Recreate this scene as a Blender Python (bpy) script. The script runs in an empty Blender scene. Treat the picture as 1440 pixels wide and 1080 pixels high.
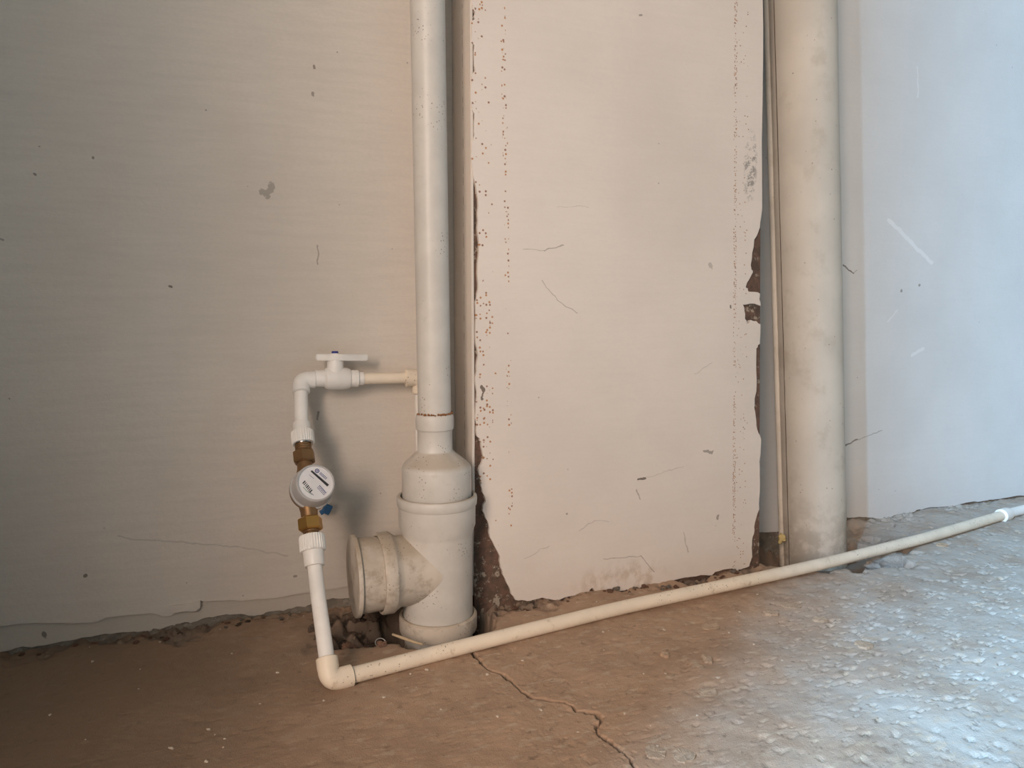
import bpy, bmesh, math, random
import numpy as np
from mathutils import Vector, Matrix
from mathutils.geometry import tessellate_polygon

random.seed(7)
S = bpy.context.scene
COL = S.collection

# ------------------------------------------------------------------ camera
cam_data = bpy.data.cameras.new('camera')
cam = bpy.data.objects.new('camera', cam_data)
COL.objects.link(cam)
cam_data.sensor_width = 36.0
cam_data.lens = 27.0
cam_data.clip_start = 0.01
YAW, PITCH = math.radians(21), math.atan(110 / 1080)
cam.location = (0, 0, 0.53)
cam.rotation_euler = (math.pi / 2 - PITCH, 0, -YAW)
S.camera = cam

# ------------------------------------------------------------------ world, lights, exposure
S.view_settings.view_transform = 'Standard'
S.view_settings.look = 'None'
S.view_settings.exposure = 0.0
S.view_settings.gamma = 1.0
S.view_settings.use_curve_mapping = False
w = bpy.data.worlds.new('world')
S.world = w
w.use_nodes = True
w.node_tree.nodes['Background'].inputs[0].default_value = (0.55, 0.65, 0.8, 1)
w.node_tree.nodes['Background'].inputs[1].default_value = 0.25


def area(name, loc, target, sx, sy, energy, color):
    d = bpy.data.lights.new(name, 'AREA')
    d.shape = 'RECTANGLE'
    d.size, d.size_y = sx, sy
    d.energy = energy
    d.color = color
    o = bpy.data.objects.new(name, d)
    COL.objects.link(o)
    o.location = loc
    o.rotation_euler = (Vector(target) - Vector(loc)).to_track_quat('-Z', 'Y').to_euler()
    return o


# cool daylight through the far window, past the edge of the partition on the left
area('window_light', (-2.35, -1.00, 2.1), (1.2, 0.75, 0.1), 0.38, 0.80, 500, (0.325, 0.66, 1.0))
# warm light of the neighbouring room, through the same doorway
area('room_light', (-1.52, -1.60, 1.30), (0.3, 1.3, 0.4), 0.88, 1.3, 126, (1.0, 0.74, 0.585))


# ------------------------------------------------------------------ node helper
class M:
    def __init__(s, name, rough=0.8):
        s.m = bpy.data.materials.new(name)
        s.m.use_nodes = True
        s.t = s.m.node_tree
        s.b = s.t.nodes['Principled BSDF']
        s.b.inputs['Roughness'].default_value = rough
        s.b.inputs['Specular IOR Level'].default_value = 0.3
        tc = s.t.nodes.new('ShaderNodeTexCoord')
        s.p = tc.outputs['Object']

    def lk(s, a, b):
        s.t.links.new(a, b)

    def setin(s, sock, v):
        if hasattr(v, 'is_output'):
            s.lk(v, sock)
        elif isinstance(v, (tuple, list)) and sock.type == 'RGBA' and len(v) == 3:
            sock.default_value = (*v, 1)
        else:
            sock.default_value = v

    def math(s, op, a, b=0.0, clamp=False):
        n = s.t.nodes.new('ShaderNodeMath')
        n.operation = op
        n.use_clamp = clamp
        s.setin(n.inputs[0], a)
        s.setin(n.inputs[1], b)
        return n.outputs[0]

    def vec(s, op, a, b=(0, 0, 0)):
        n = s.t.nodes.new('ShaderNodeVectorMath')
        n.operation = op
        s.setin(n.inputs[0], a)
        s.setin(n.inputs[1], b)
        return n.outputs['Value'] if op in ('DOT_PRODUCT', 'LENGTH', 'DISTANCE') else n.outputs[0]

    def sep(s, v=None):
        n = s.t.nodes.new('ShaderNodeSeparateXYZ')
        s.lk(v or s.p, n.inputs[0])
        return n.outputs

    def comb(s, x, y, z):
        n = s.t.nodes.new('ShaderNodeCombineXYZ')
        for i, v in enumerate((x, y, z)):
            s.setin(n.inputs[i], v)
        return n.outputs[0]

    def noise(s, scale, detail=3.0, rough=0.55, stretch=None, off=None, dist=0.0):
        v = s.p
        if stretch:
            v = s.vec('MULTIPLY', v, stretch)
        if off:
            v = s.vec('ADD', v, off)
        n = s.t.nodes.new('ShaderNodeTexNoise')
        s.lk(v, n.inputs['Vector'])
        n.inputs['Scale'].default_value = scale
        n.inputs['Detail'].default_value = detail
        n.inputs['Roughness'].default_value = rough
        n.inputs['Distortion'].default_value = dist
        return n.outputs['Fac']

    def voro(s, scale, v=None, dims='3D'):
        n = s.t.nodes.new('ShaderNodeTexVoronoi')
        n.voronoi_dimensions = dims
        s.lk(v or s.p, n.inputs['Vector'])
        n.inputs['Scale'].default_value = scale
        return n.outputs['Distance'], n.outputs['Color']

    def step(s, f, a, b, lo=0.0, hi=1.0):
        n = s.t.nodes.new('ShaderNodeMapRange')
        n.interpolation_type = 'SMOOTHSTEP'
        s.setin(n.inputs[0], f)
        n.inputs[1].default_value = a
        n.inputs[2].default_value = b
        n.inputs[3].default_value = lo
        n.inputs[4].default_value = hi
        return n.outputs[0]

    def mix(s, f, a, b):
        n = s.t.nodes.new('ShaderNodeMix')
        n.data_type = 'RGBA'
        s.setin(n.inputs[0], f)
        s.setin(n.inputs[6], a)
        s.setin(n.inputs[7], b)
        return n.outputs[2]

    def bump(s, h, strength=0.3, dist=0.002):
        n = s.t.nodes.new('ShaderNodeBump')
        n.inputs['Strength'].default_value = strength
        n.inputs['Distance'].default_value = dist
        s.lk(h, n.inputs['Height'])
        s.lk(n.outputs[0], s.b.inputs['Normal'])

    def color(s, c):
        s.setin(s.b.inputs['Base Color'], c)

    def seg(s, x0, z0, x1, z1, width, strength=1.0, wob=0.006):
        """mask of a thin mark between two points of an upright (x, z) surface"""
        if not hasattr(s, '_q'):
            xyz = s.sep()
            s._q = s.comb(xyz[0], 0.0, xyz[2])
            s._w = {}
        if wob not in s._w:
            nn = s.t.nodes.new('ShaderNodeTexNoise')
            s.lk(s._q, nn.inputs['Vector'])
            nn.inputs['Scale'].default_value = 45
            nn.inputs['Detail'].default_value = 3
            d = s.vec('MULTIPLY', s.vec('SUBTRACT', nn.outputs['Color'], (0.5, 0.5, 0.5)), (wob * 2, 0, wob * 2))
            s._w[wob] = s.vec('ADD', s._q, d)
        q = s._w[wob]
        d = Vector((x1 - x0, 0, z1 - z0))
        l2 = max(d.length_squared, 1e-9)
        r = s.vec('SUBTRACT', q, (x0, 0, z0))
        t = s.math('MULTIPLY', s.vec('DOT_PRODUCT', r, tuple(d)), 1 / l2, True)
        n = s.t.nodes.new('ShaderNodeVectorMath')
        n.operation = 'SCALE'
        n.inputs[0].default_value = tuple(d)
        s.lk(t, n.inputs['Scale'])
        dist = s.vec('DISTANCE', r, n.outputs[0])
        return s.step(dist, width * 0.45, width * 0.6, strength, 0.0)


def solid(name, c, rough=0.5, metal=0.0, dirt=None, dirt_amt=0.5, dscale=60, spec=0.4, thr=(0.55, 0.75), dusty=False):
    m = M(name, rough)
    m.b.inputs['Metallic'].default_value = metal
    m.b.inputs['Specular IOR Level'].default_value = spec
    n = m.noise(25, 4)
    c2 = tuple(v * 0.9 for v in c)
    col = m.mix(m.step(n, 0.3, 0.7), c, c2)
    if dirt:
        k = m.step(m.noise(dscale, 6, 0.65, off=(3, 1, 2)), thr[0], thr[1], 0, dirt_amt)
        col = m.mix(k, col, dirt)
        if dusty:
            gm = m.t.nodes.new('ShaderNodeNewGeometry')
            nz = m.sep(gm.outputs['Normal'])[2]
            dust = m.math('MULTIPLY', m.step(nz, 0.25, 0.8), m.step(m.noise(30, 4), 0.3, 0.55, 0.25, 0.75))
            col = m.mix(dust, col, (0.40, 0.32, 0.235))
        v, vc = m.voro(170)
        k2 = 0.0 if dirt_amt < 0.3 else m.math('MULTIPLY', m.step(v, 0.12, 0.22, 1, 0), m.step(m.noise(18, 2), 0.52, 0.62, 0, 0.75))
        col = m.mix(k2, col, tuple(x * 0.45 for x in dirt))
    m.color(col)
    m.bump(m.noise(300, 2), 0.08, 0.001)
    return m.m


# ------------------------------------------------------------------ wall paints
def paint(name, base, segs=(), streak=0.05, grain=0.04, rust=False, pale=(), sideline=False):
    m = M(name, 0.85)
    dark = tuple(v * 0.90 for v in base)
    col = m.mix(m.step(m.noise(2.2, 4), 0.35, 0.7), base, dark)
    st = m.noise(1.0, 5, 0.65, stretch=(9, 9, 95))
    col = m.mix(m.step(st, 0.35, 0.75, 0, streak * 3), col, tuple(v * 0.72 for v in base))
    gr = m.noise(260, 2, 0.6, stretch=(0.55, 1, 1.5))
    col = m.mix(m.step(gr, 0.3, 0.75, 0, grain * 3), col, tuple(v * 0.75 for v in base))
    v, vc = m.voro(34)
    spots = m.math('MULTIPLY', m.step(v, 0.03, 0.06, 1, 0), m.step(m.sep(vc)[0], 0.86, 0.88))
    col = m.mix(m.math('MULTIPLY', spots, 0.55), col, (0.12, 0.10, 0.085))
    for sg in segs:
        col = m.mix(m.seg(*sg), col, (0.13, 0.105, 0.085))
    for sg in pale:
        col = m.mix(m.seg(*sg), col, (0.86, 0.86, 0.85))
    if sideline:
        y = m.sep()[1]
        wv = m.math('MULTIPLY', m.math('SUBTRACT', m.noise(12, 2), 0.5), 0.006)
        d = m.math('ABSOLUTE', m.math('SUBTRACT', m.math('ADD', y, wv), 1.285))
        k = m.math('MULTIPLY', m.step(d, 0.0008, 0.0022, 0.7, 0), m.step(m.noise(60, 3, 0.6), 0.45, 0.6))
        col = m.mix(k, col, (0.22, 0.15, 0.10))
    if rust:
        xyz = m.sep()
        x, z = xyz[0], xyz[2]
        q = m.comb(x, 0.0, z)
        v, vc = m.voro(175, q)
        rr = m.sep(vc)
        fine, fc = m.voro(330, q)
        # left bead: a column of dots near the plaster edge plus a sprinkle to its left
        u = m.math('ADD', x, m.math('MULTIPLY', z, 0.016))
        cl = m.step(m.math('ABSOLUTE', m.math('SUBTRACT', u, 0.4765)), 0.003, 0.0055, 1, 0)
        gap = m.step(m.noise(7, 2, off=(5, 0, 0)), 0.42, 0.52)
        sp = m.math('MULTIPLY', m.step(u, 0.440, 0.456, 1, 0), m.step(m.noise(9, 2), 0.36, 0.62))
        dens = m.math('ADD', m.math('MULTIPLY', m.math('MULTIPLY', cl, gap), 0.8), m.math('MULTIPLY', sp, 0.5))
        dots = m.math('MULTIPLY', m.step(v, 0.26, 0.40, 1, 0), m.math('GREATER_THAN', dens, rr[0]))
        # right bead
        u2 = m.math('ADD', x, m.math('MULTIPLY', z, 0.031))
        cr = m.step(m.math('ABSOLUTE', m.math('SUBTRACT', u2, 0.9545)), 0.0022, 0.0045, 1, 0)
        cr2 = m.step(m.math('ABSOLUTE', m.math('SUBTRACT', u2, 0.972)), 0.006, 0.016, 0.06, 0)
        dens2 = m.math('ADD', m.math('MULTIPLY', cr, m.step(m.noise(6, 2, off=(0, 0, 8)), 0.38, 0.5, 0.15, 0.75)), cr2)
        dots2 = m.math('MULTIPLY', m.step(fine, 0.32, 0.5, 1, 0), m.math('GREATER_THAN', dens2, m.sep(fc)[0]))
        rc = m.mix(rr[1], (0.42, 0.17, 0.035), (0.20, 0.075, 0.03))
        col = m.mix(m.math('MULTIPLY', m.math('MAXIMUM', dots, dots2), 0.85), col, rc)
        # scuffed grey patch by the right edge
        dx = m.math('MULTIPLY', m.math('SUBTRACT', x, 0.965), 55)
        dz = m.math('MULTIPLY', m.math('SUBTRACT', z, 0.795), 13)
        el = m.math('ADD', m.math('MULTIPLY', dx, dx), m.math('MULTIPLY', dz, dz))
        pt = m.math('MULTIPLY', m.step(el, 0.2, 1.0, 1, 0), m.step(m.noise(110, 4, 0.7), 0.47, 0.6))
        col = m.mix(m.math('MULTIPLY', pt, 0.75), col, (0.20, 0.185, 0.17))
        # brown damp stain low in the middle
        dx = m.math('MULTIPLY', m.math('SUBTRACT', x, 0.70), 9)
        dz = m.math('MULTIPLY', m.math('SUBTRACT', z, 0.01), 22)
        el = m.math('ADD', m.math('MULTIPLY', dx, dx), m.math('MULTIPLY', dz, dz))
        pt = m.math('MULTIPLY', m.step(el, 0.1, 1.2, 1, 0), m.step(m.noise(40, 5, 0.7, stretch=(1, 1, 0.6)), 0.42, 0.62))
        col = m.mix(m.math('MULTIPLY', pt, 0.45), col, (0.36, 0.26, 0.17))
    m.color(col)
    h = m.math('ADD', m.math('MULTIPLY', st, 0.5), m.math('MULTIPLY', m.noise(120, 4, 0.6), 0.5))
    h = m.math('ADD', h, m.math('MULTIPLY', m.noise(9, 3), 1.5))
    m.bump(h, 0.35, 0.003)
    return m.m


left_marks = [(0.083, 0.715, 0.089, 0.728, 0.014, 0.45, 0.02), (0.1644, 0.925, 0.166, 0.921, 0.004, 0.7), (0.1632, 0.8817, 0.163, 0.877, 0.003, 0.6),
              (-0.1668, 0.7538, -0.166, 0.7538, 0.004, 0.7), (-0.2433, 0.7239, -0.243, 0.7239, 0.004, 0.7), (-0.0659, 0.5593, -0.0655, 0.559, 0.005, 0.8),
              (-0.2704, 0.0134, -0.270, 0.0134, 0.009, 0.7, 0.012), (-0.2087, 0.1033, -0.208, 0.1033, 0.005, 0.8), (0.1121, 0.0618, 0.113, 0.0618, 0.004, 0.6),
              (0.1651, 0.6317, 0.1655, 0.60, 0.002, 0.5), (-0.32, 0.637, -0.29, 0.628, 0.003, 0.5), (0.159, 0.347, 0.157, 0.335, 0.004, 0.6),
              (-0.16, 0.16, 0.02, 0.125, 0.0025, 0.22), (0.02, 0.125, 0.10, 0.10, 0.0025, 0.2)]
box_marks = [(0.4969, 0.6272, 0.5355, 0.6258, 0.0012, 0.35), (0.5355, 0.6258, 0.572, 0.6365, 0.0016, 0.5), (0.5317, 0.5731, 0.5631, 0.54, 0.0015, 0.4),
             (0.5631, 0.54, 0.6007, 0.5174, 0.0015, 0.45), (0.7311, 0.2052, 0.7465, 0.2058, 0.004, 0.9), (0.8788, 0.2508, 0.8955, 0.2454, 0.005, 0.6, 0.012),
             (0.9129, 0.1172, 0.912, 0.113, 0.006, 0.6, 0.01), (0.7181, 1.0396, 0.722, 1.041, 0.004, 0.6), (0.5827, 0.1528, 0.583, 0.1528, 0.004, 0.6),
             (0.727, 0.1837, 0.7349, 0.1666, 0.0025, 0.5), (0.9273, 0.53, 0.928, 0.528, 0.005, 0.9), (0.8777, 0.6065, 0.879, 0.603, 0.009, 0.35, 0.012),
             (0.4199, 0.390, 0.4224, 0.374, 0.0045, 0.9, 0.012), (0.73, 0.205, 0.83, 0.222, 0.001, 0.3), (0.50, 0.08, 0.55, 0.095, 0.001, 0.3),
             (0.61, 0.12, 0.64, 0.135, 0.001, 0.4), (0.64, 0.135, 0.67, 0.13, 0.001, 0.35), (0.835, 0.09, 0.845, 0.05, 0.0015, 0.4), (0.66, 0.06, 0.74, 0.055, 0.0016, 0.4),
             (0.74, 0.055, 0.77, 0.02, 0.0016, 0.45), (0.56, 0.70, 0.62, 0.705, 0.001, 0.25), (0.85, 0.40, 0.89, 0.42, 0.0012, 0.3)]
right_dark = [(1.4346, 0.1837, 1.4792, 0.1987, 0.004, 0.75), (1.4792, 0.1987, 1.5594, 0.2173, 0.0022, 0.4), (1.4098, 0.6286, 1.4441, 0.6071, 0.0035, 0.8),
              (1.4441, 0.6071, 1.455, 0.615, 0.002, 0.5), (1.2, 0.634, 1.26, 0.645, 0.003, 0.7), (1.60, 0.567, 1.601, 0.567, 0.006, 0.6), (1.66, 0.58, 1.661, 0.58, 0.006, 0.6)]
right_pale = [(1.5489, 0.7382, 1.6981, 0.6376, 0.010, 0.55), (1.6161, 1.1071, 1.622, 1.04, 0.004, 0.4), (1.6471, 0.4041, 1.6848, 0.4215, 0.008, 0.5),
              (1.56, 0.49, 1.59, 0.52, 0.004, 0.35)]

WALL = (0.71, 0.665, 0.62)
m_left = paint('left wall paint', (0.70, 0.635, 0.56), left_marks, streak=0.08, grain=0.06)
m_box = paint('pillar paint', (0.73, 0.665, 0.605), box_marks, streak=0.03, grain=0.03, rust=True)
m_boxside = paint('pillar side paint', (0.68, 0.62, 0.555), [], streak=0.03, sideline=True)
m_right = paint('right wall paint', (0.73, 0.725, 0.71), right_dark, streak=0.02, grain=0.03, pale=right_pale)
m_room = solid('room plaster', (0.34, 0.262, 0.20), 0.9)


def rubble_mat(name, a, b, c):
    m = M(name, 0.95)
    m.b.inputs['Specular IOR Level'].default_value = 0.1
    col = m.mix(m.step(m.noise(45, 6, 0.65), 0.4, 0.62), a, b)
    col = m.mix(m.step(m.noise(70, 5, 0.7, off=(4, 4, 4)), 0.56, 0.64, 0, 0.85), col, c)
    m.color(col)
    m.bump(m.noise(150, 6, 0.7), 0.9, 0.004)
    return m.m


m_bare = rubble_mat('bare brown substrate', (0.17, 0.105, 0.08), (0.105, 0.078, 0.062), (0.42, 0.36, 0.29))
m_base = rubble_mat('bare grey render', (0.30, 0.26, 0.21), (0.22, 0.19, 0.155), (0.38, 0.34, 0.29))
m_mortar = rubble_mat('dirty mortar', (0.17, 0.125, 0.095), (0.11, 0.082, 0.062), (0.26, 0.195, 0.145))
m_red = rubble_mat('reddish mortar', (0.27, 0.16, 0.11), (0.18, 0.11, 0.08), (0.33, 0.22, 0.15))
m_greylump = rubble_mat('grey mortar', (0.42, 0.40, 0.37), (0.34, 0.33, 0.31), (0.48, 0.46, 0.43))
m_chip = solid('pale plaster chip', (0.60, 0.51, 0.41), 0.9)
m_flake = rubble_mat('flat plaster flake', (0.52, 0.39, 0.28), (0.45, 0.335, 0.24), (0.56, 0.44, 0.33))

# plumbing materials
PVC_DIRT = (0.30, 0.23, 0.16)
m_pvc = solid('grey drain plastic', (0.62, 0.595, 0.55), 0.42, dirt=PVC_DIRT, dirt_amt=0.35, dscale=35, thr=(0.60, 0.8), dusty=True)
m_pvcd = solid('dusty drain plastic', (0.62, 0.56, 0.48), 0.6, dirt=PVC_DIRT, dirt_amt=0.65, dscale=40, thr=(0.48, 0.7), dusty=True)
m_pp = solid('white water pipe plastic', (0.88, 0.855, 0.81), 0.38, dirt=(0.45, 0.33, 0.22), dirt_amt=0.18, dscale=50, thr=(0.6, 0.8))
m_ppd = solid('cream dirty water pipe plastic', (0.85, 0.745, 0.60), 0.45, dirt=(0.36, 0.24, 0.14), dirt_amt=0.55, dscale=45, thr=(0.56, 0.74))
m_brass = solid('brass', (0.62, 0.36, 0.11), 0.34, metal=0.85)
m_bronze = solid('dull bronze', (0.30, 0.18, 0.09), 0.45, metal=0.7, dirt=(0.16, 0.10, 0.06), dirt_amt=0.5)
m_steel = solid('steel ring', (0.55, 0.54, 0.52), 0.25, metal=1.0)
m_blue = solid('blue plastic', (0.015, 0.03, 0.25), 0.4)
m_seal = solid('blue seal', (0.03, 0.13, 0.30), 0.35)
m_face = solid('white dial face', (0.80, 0.79, 0.80), 0.35)
m_ink = solid('dark print', (0.035, 0.035, 0.04), 0.5)
m_inkb = solid('blue print', (0.05, 0.06, 0.22), 0.5)
m_inkg = solid('green print', (0.22, 0.36, 0.22), 0.5)
m_clear = solid('clear meter housing', (0.74, 0.73, 0.72), 0.12)
m_clear.node_tree.nodes['Principled BSDF'].inputs['Transmission Weight'].default_value = 0.35
m_yellow = solid('yellow foam', (0.58, 0.45, 0.20), 0.8)
m_wood = solid('splintered wood', (0.55, 0.43, 0.28), 0.8)


def concrete_pipe():
    m = M('aged cream pipe', 0.75)
    base = (0.66, 0.60, 0.515)
    col = m.mix(m.step(m.noise(6, 5), 0.35, 0.7), base, tuple(v * 0.88 for v in base))
    col = m.mix(m.step(m.noise(14, 6, 0.65, off=(2, 0, 5)), 0.52, 0.70, 0, 0.40), col, (0.42, 0.36, 0.28))
    v, vc = m.voro(75)
    k = m.math('MULTIPLY', m.step(v, 0.08, 0.14, 1, 0), m.step(m.sep(vc)[0], 0.72, 0.75))
    k = m.math('MULTIPLY', k, m.step(m.noise(8, 2), 0.42, 0.55))
    col = m.mix(m.math('MULTIPLY', k, 0.7), col, (0.24, 0.17, 0.11))
    xyz = m.sep()
    low = m.math('MULTIPLY', m.step(xyz[2], 0.05, 0.30, 0.65, 0), m.step(m.noise(25, 5, 0.65), 0.35, 0.6))
    col = m.mix(low, col, (0.24, 0.20, 0.15))
    m.color(col)
    m.bump(m.noise(80, 5, 0.6), 0.3, 0.002)
    return m.m


m_conc = concrete_pipe()


def floor_mat():
    m = M('dusty concrete floor', 0.9)
    m.b.inputs['Specular IOR Level'].default_value = 0.25
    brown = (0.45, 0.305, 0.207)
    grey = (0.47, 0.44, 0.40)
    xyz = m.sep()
    # brown by the wall, greyer and paler towards the open room
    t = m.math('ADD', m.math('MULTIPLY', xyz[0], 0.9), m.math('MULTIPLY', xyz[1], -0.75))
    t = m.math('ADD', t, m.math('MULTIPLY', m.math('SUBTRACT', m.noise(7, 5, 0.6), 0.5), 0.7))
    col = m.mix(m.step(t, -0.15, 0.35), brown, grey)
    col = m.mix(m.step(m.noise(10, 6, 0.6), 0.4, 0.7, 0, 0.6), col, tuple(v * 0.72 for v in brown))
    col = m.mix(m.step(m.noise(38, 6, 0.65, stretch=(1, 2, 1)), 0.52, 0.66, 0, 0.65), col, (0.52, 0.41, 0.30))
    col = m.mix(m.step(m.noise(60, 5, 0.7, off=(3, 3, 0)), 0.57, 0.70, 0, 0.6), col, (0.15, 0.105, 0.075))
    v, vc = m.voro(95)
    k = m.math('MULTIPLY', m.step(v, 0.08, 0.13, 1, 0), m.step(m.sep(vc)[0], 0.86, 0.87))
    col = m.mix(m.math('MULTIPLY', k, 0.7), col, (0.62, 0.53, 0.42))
    soil_shade = m.math('ADD', xyz[0], m.math('MULTIPLY', m.math('SUBTRACT', m.noise(5, 5, 0.6, off=(9, 2, 0)), 0.5), 0.5))
    col = m.mix(m.step(soil_shade, -0.15, 0.38, 0.8, 0), col, (0.19, 0.130, 0.086))  # dirt-brown tone that also puts the left side's shade into the floor colour
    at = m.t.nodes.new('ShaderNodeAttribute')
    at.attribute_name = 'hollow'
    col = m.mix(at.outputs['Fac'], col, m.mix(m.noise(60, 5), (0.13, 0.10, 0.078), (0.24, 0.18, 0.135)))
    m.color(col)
    m.bump(m.math('ADD', m.noise(170, 6, 0.65), m.noise(500, 2)), 0.42, 0.002)
    return m.m


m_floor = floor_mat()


# ------------------------------------------------------------------ object helpers
def link_mesh(name, me, parent=None, mat=None, smooth=35):
    if mat:
        me.materials.append(mat)
    if smooth:
        me.shade_smooth()
        me.set_sharp_from_angle(angle=math.radians(smooth))
    o = bpy.data.objects.new(name, me)
    COL.objects.link(o)
    if parent:
        o.parent = parent
        base = world_loc(parent)
        me.transform(Matrix.Translation(-base))
    return o


def world_loc(o):
    v = Vector(o.location)
    while o.parent:
        o = o.parent
        v += Vector(o.location)
    return v


def obj(name, bm, mat, parent=None, smooth=35):
    bmesh.ops.recalc_face_normals(bm, faces=bm.faces[:])
    me = bpy.data.meshes.new(name)
    bm.to_mesh(me)
    bm.free()
    return link_mesh(name, me, parent, mat, smooth)


def thing(name, label, cat, loc, group=None):
    o = bpy.data.objects.new(name, None)
    COL.objects.link(o)
    o.location = loc
    o.empty_display_size = 0.03
    tag(o, label, cat, group)
    return o


def tag(o, label, cat, group=None):
    o['label'] = label
    o['category'] = cat
    if group:
        o['group'] = group


def struct(o, label=None):
    o['kind'] = 'structure'
    if label:
        o['label'] = label
    return o


def frame(axis, origin):
    z = Vector(axis).normalized()
    x = Vector((0, 1, 0)).cross(z)
    if x.length < 0.1:
        x = Vector((1, 0, 0))
    x.normalize()
    y = z.cross(x)
    m = Matrix((x, y, z)).transposed().to_4x4()
    m.translation = Vector(origin)
    return m


def add_lathe(bm, prof, mat4=None, segs=48, wob=None):
    """prof: list of (radius, height); radius 0 closes with a point"""
    mat4 = mat4 or Matrix()
    rings = []
    for r, h in prof:
        if r <= 1e-7:
            rings.append([bm.verts.new(mat4 @ Vector((0, 0, h)))])
        else:
            ring = []
            for i in range(segs):
                a = 2 * math.pi * i / segs
                rr = r * (wob(i, h) if wob else 1)
                ring.append(bm.verts.new(mat4 @ Vector((rr * math.cos(a), rr * math.sin(a), h))))
            rings.append(ring)
    for a, b in zip(rings, rings[1:]):
        if len(a) == 1 and len(b) == 1:
            continue
        for i in range(segs):
            j = (i + 1) % segs
            if len(a) == 1:
                bm.faces.new((a[0], b[i], b[j]))
            elif len(b) == 1:
                bm.faces.new((a[i], a[j], b[0]))
            else:
                bm.faces.new((a[i], a[j], b[j], b[i]))
    return bm


def lathe(prof, mat4=None, segs=48, wob=None):
    return add_lathe(bmesh.new(), prof, mat4, segs, wob)


def add_tube(bm, pts, rad, segs=24, caps=True):
    """tube through points; rad a number or one per point"""
    pts = [Vector(p) for p in pts]
    n = len(pts)
    rads = rad if isinstance(rad, (list, tuple)) else [rad] * n
    tang = []
    for i in range(n):
        tang.append((pts[min(i + 1, n - 1)] - pts[max(i - 1, 0)]).normalized())
    up = Vector((0, 0, 1)) if abs(tang[0].z) < 0.9 else Vector((0, 1, 0))
    x = tang[0].cross(up).normalized()
    rings = []
    for i in range(n):
        x = (x - tang[i] * x.dot(tang[i])).normalized()
        y = tang[i].cross(x)
        rings.append([bm.verts.new(pts[i] + (x * math.cos(2 * math.pi * k / segs) + y * math.sin(2 * math.pi * k / segs)) * rads[i]) for k in range(segs)])
    for a, b in zip(rings, rings[1:]):
        for k in range(segs):
            j = (k + 1) % segs
            bm.faces.new((a[k], a[j], b[j], b[k]))
    if caps:
        bm.faces.new(rings[0][::-1])
        bm.faces.new(rings[-1])
    return bm


def tube(pts, rad, segs=24, caps=True):
    return add_tube(bmesh.new(), pts, rad, segs, caps)


def bend(a, c, b, r, n=8):
    """points along a -> c -> b with the corner at c rounded to radius about r"""
    a, c, b = Vector(a), Vector(c), Vector(b)
    u, v = (a - c).normalized(), (b - c).normalized()
    p0, p2 = c + u * r, c + v * r
    out = []
    for i in range(n + 1):
        t = i / n
        out.append(p0 * (1 - t) ** 2 + c * 2 * t * (1 - t) + p2 * t * t)
    return out


def add_box(bm, lo, hi, mat4=None, bev=0.0):
    mat4 = mat4 or Matrix()
    vs = [bm.verts.new(mat4 @ Vector((x, y, z))) for x in (lo[0], hi[0]) for y in (lo[1], hi[1]) for z in (lo[2], hi[2])]
    fs = [bm.faces.new([vs[i] for i in f]) for f in ((0, 1, 3, 2), (4, 6, 7, 5), (0, 4, 5, 1), (2, 3, 7, 6), (0, 2, 6, 4), (1, 5, 7, 3))]
    if bev:
        es = list({e for f in fs for e in f.edges})
        bmesh.ops.bevel(bm, geom=es, offset=bev, segments=3, profile=0.6, affect='EDGES')
    return bm


def boxm(lo, hi, mat4=None, bev=0.0):
    return add_box(bmesh.new(), lo, hi, mat4, bev)


def jag(pts, amp, depth=2, seed=1):
    rnd = random.Random(seed)
    for _ in range(depth):
        out = [pts[0]]
        for a, b in zip(pts, pts[1:]):
            l = math.hypot(b[0] - a[0], b[1] - a[1])
            k = min(amp, l * 0.22)
            out.append(((a[0] + b[0]) / 2 + rnd.uniform(-k, k), (a[1] + b[1]) / 2 + rnd.uniform(-k, k)))
            out.append(b)
        pts = out
        amp *= 0.6
    return pts


def sheet(outline, y, thick, bulge=0.0):
    """a coat of plaster: an outline in (x, z), its face at y, its back at y + thick"""
    bm = bmesh.new()
    f = [bm.verts.new((x, y, z)) for x, z in outline]
    g = [bm.verts.new((x, y + thick, z)) for x, z in outline]
    for tri in tessellate_polygon([[Vector((x, z, 0)) for x, z in outline]]):
        try:
            bm.faces.new([f[i] for i in tri])
            bm.faces.new([g[i] for i in reversed(tri)])
        except ValueError:
            pass
    n = len(outline)
    for i in range(n):
        j = (i + 1) % n
        bm.faces.new((f[i], f[j], g[j], g[i]))
    return bm


# ------------------------------------------------------------------ numpy noise
def vnoise(x, y, seed):
    rs = np.random.RandomState(seed)
    g = rs.rand(256, 256)
    xi, yi = np.floor(x).astype(int), np.floor(y).astype(int)
    fx, fy = x - xi, y - yi
    fx, fy = fx * fx * (3 - 2 * fx), fy * fy * (3 - 2 * fy)
    a, b = g[xi % 256, yi % 256], g[(xi + 1) % 256, yi % 256]
    c, d = g[xi % 256, (yi + 1) % 256], g[(xi + 1) % 256, (yi + 1) % 256]
    return (a * (1 - fx) + b * fx) * (1 - fy) + (c * (1 - fx) + d * fx) * fy - 0.5


def fbm(x, y, s, seed, oct=4, gain=0.55):
    o, a = 0, 1
    for k in range(oct):
        o = o + a * vnoise(x * s, y * s, seed + k)
        s *= 2.03
        a *= gain
    return o


def sstep(a, b, v):
    t = np.clip((v - a) / (b - a), 0, 1)
    return t * t * (3 - 2 * t)


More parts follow.
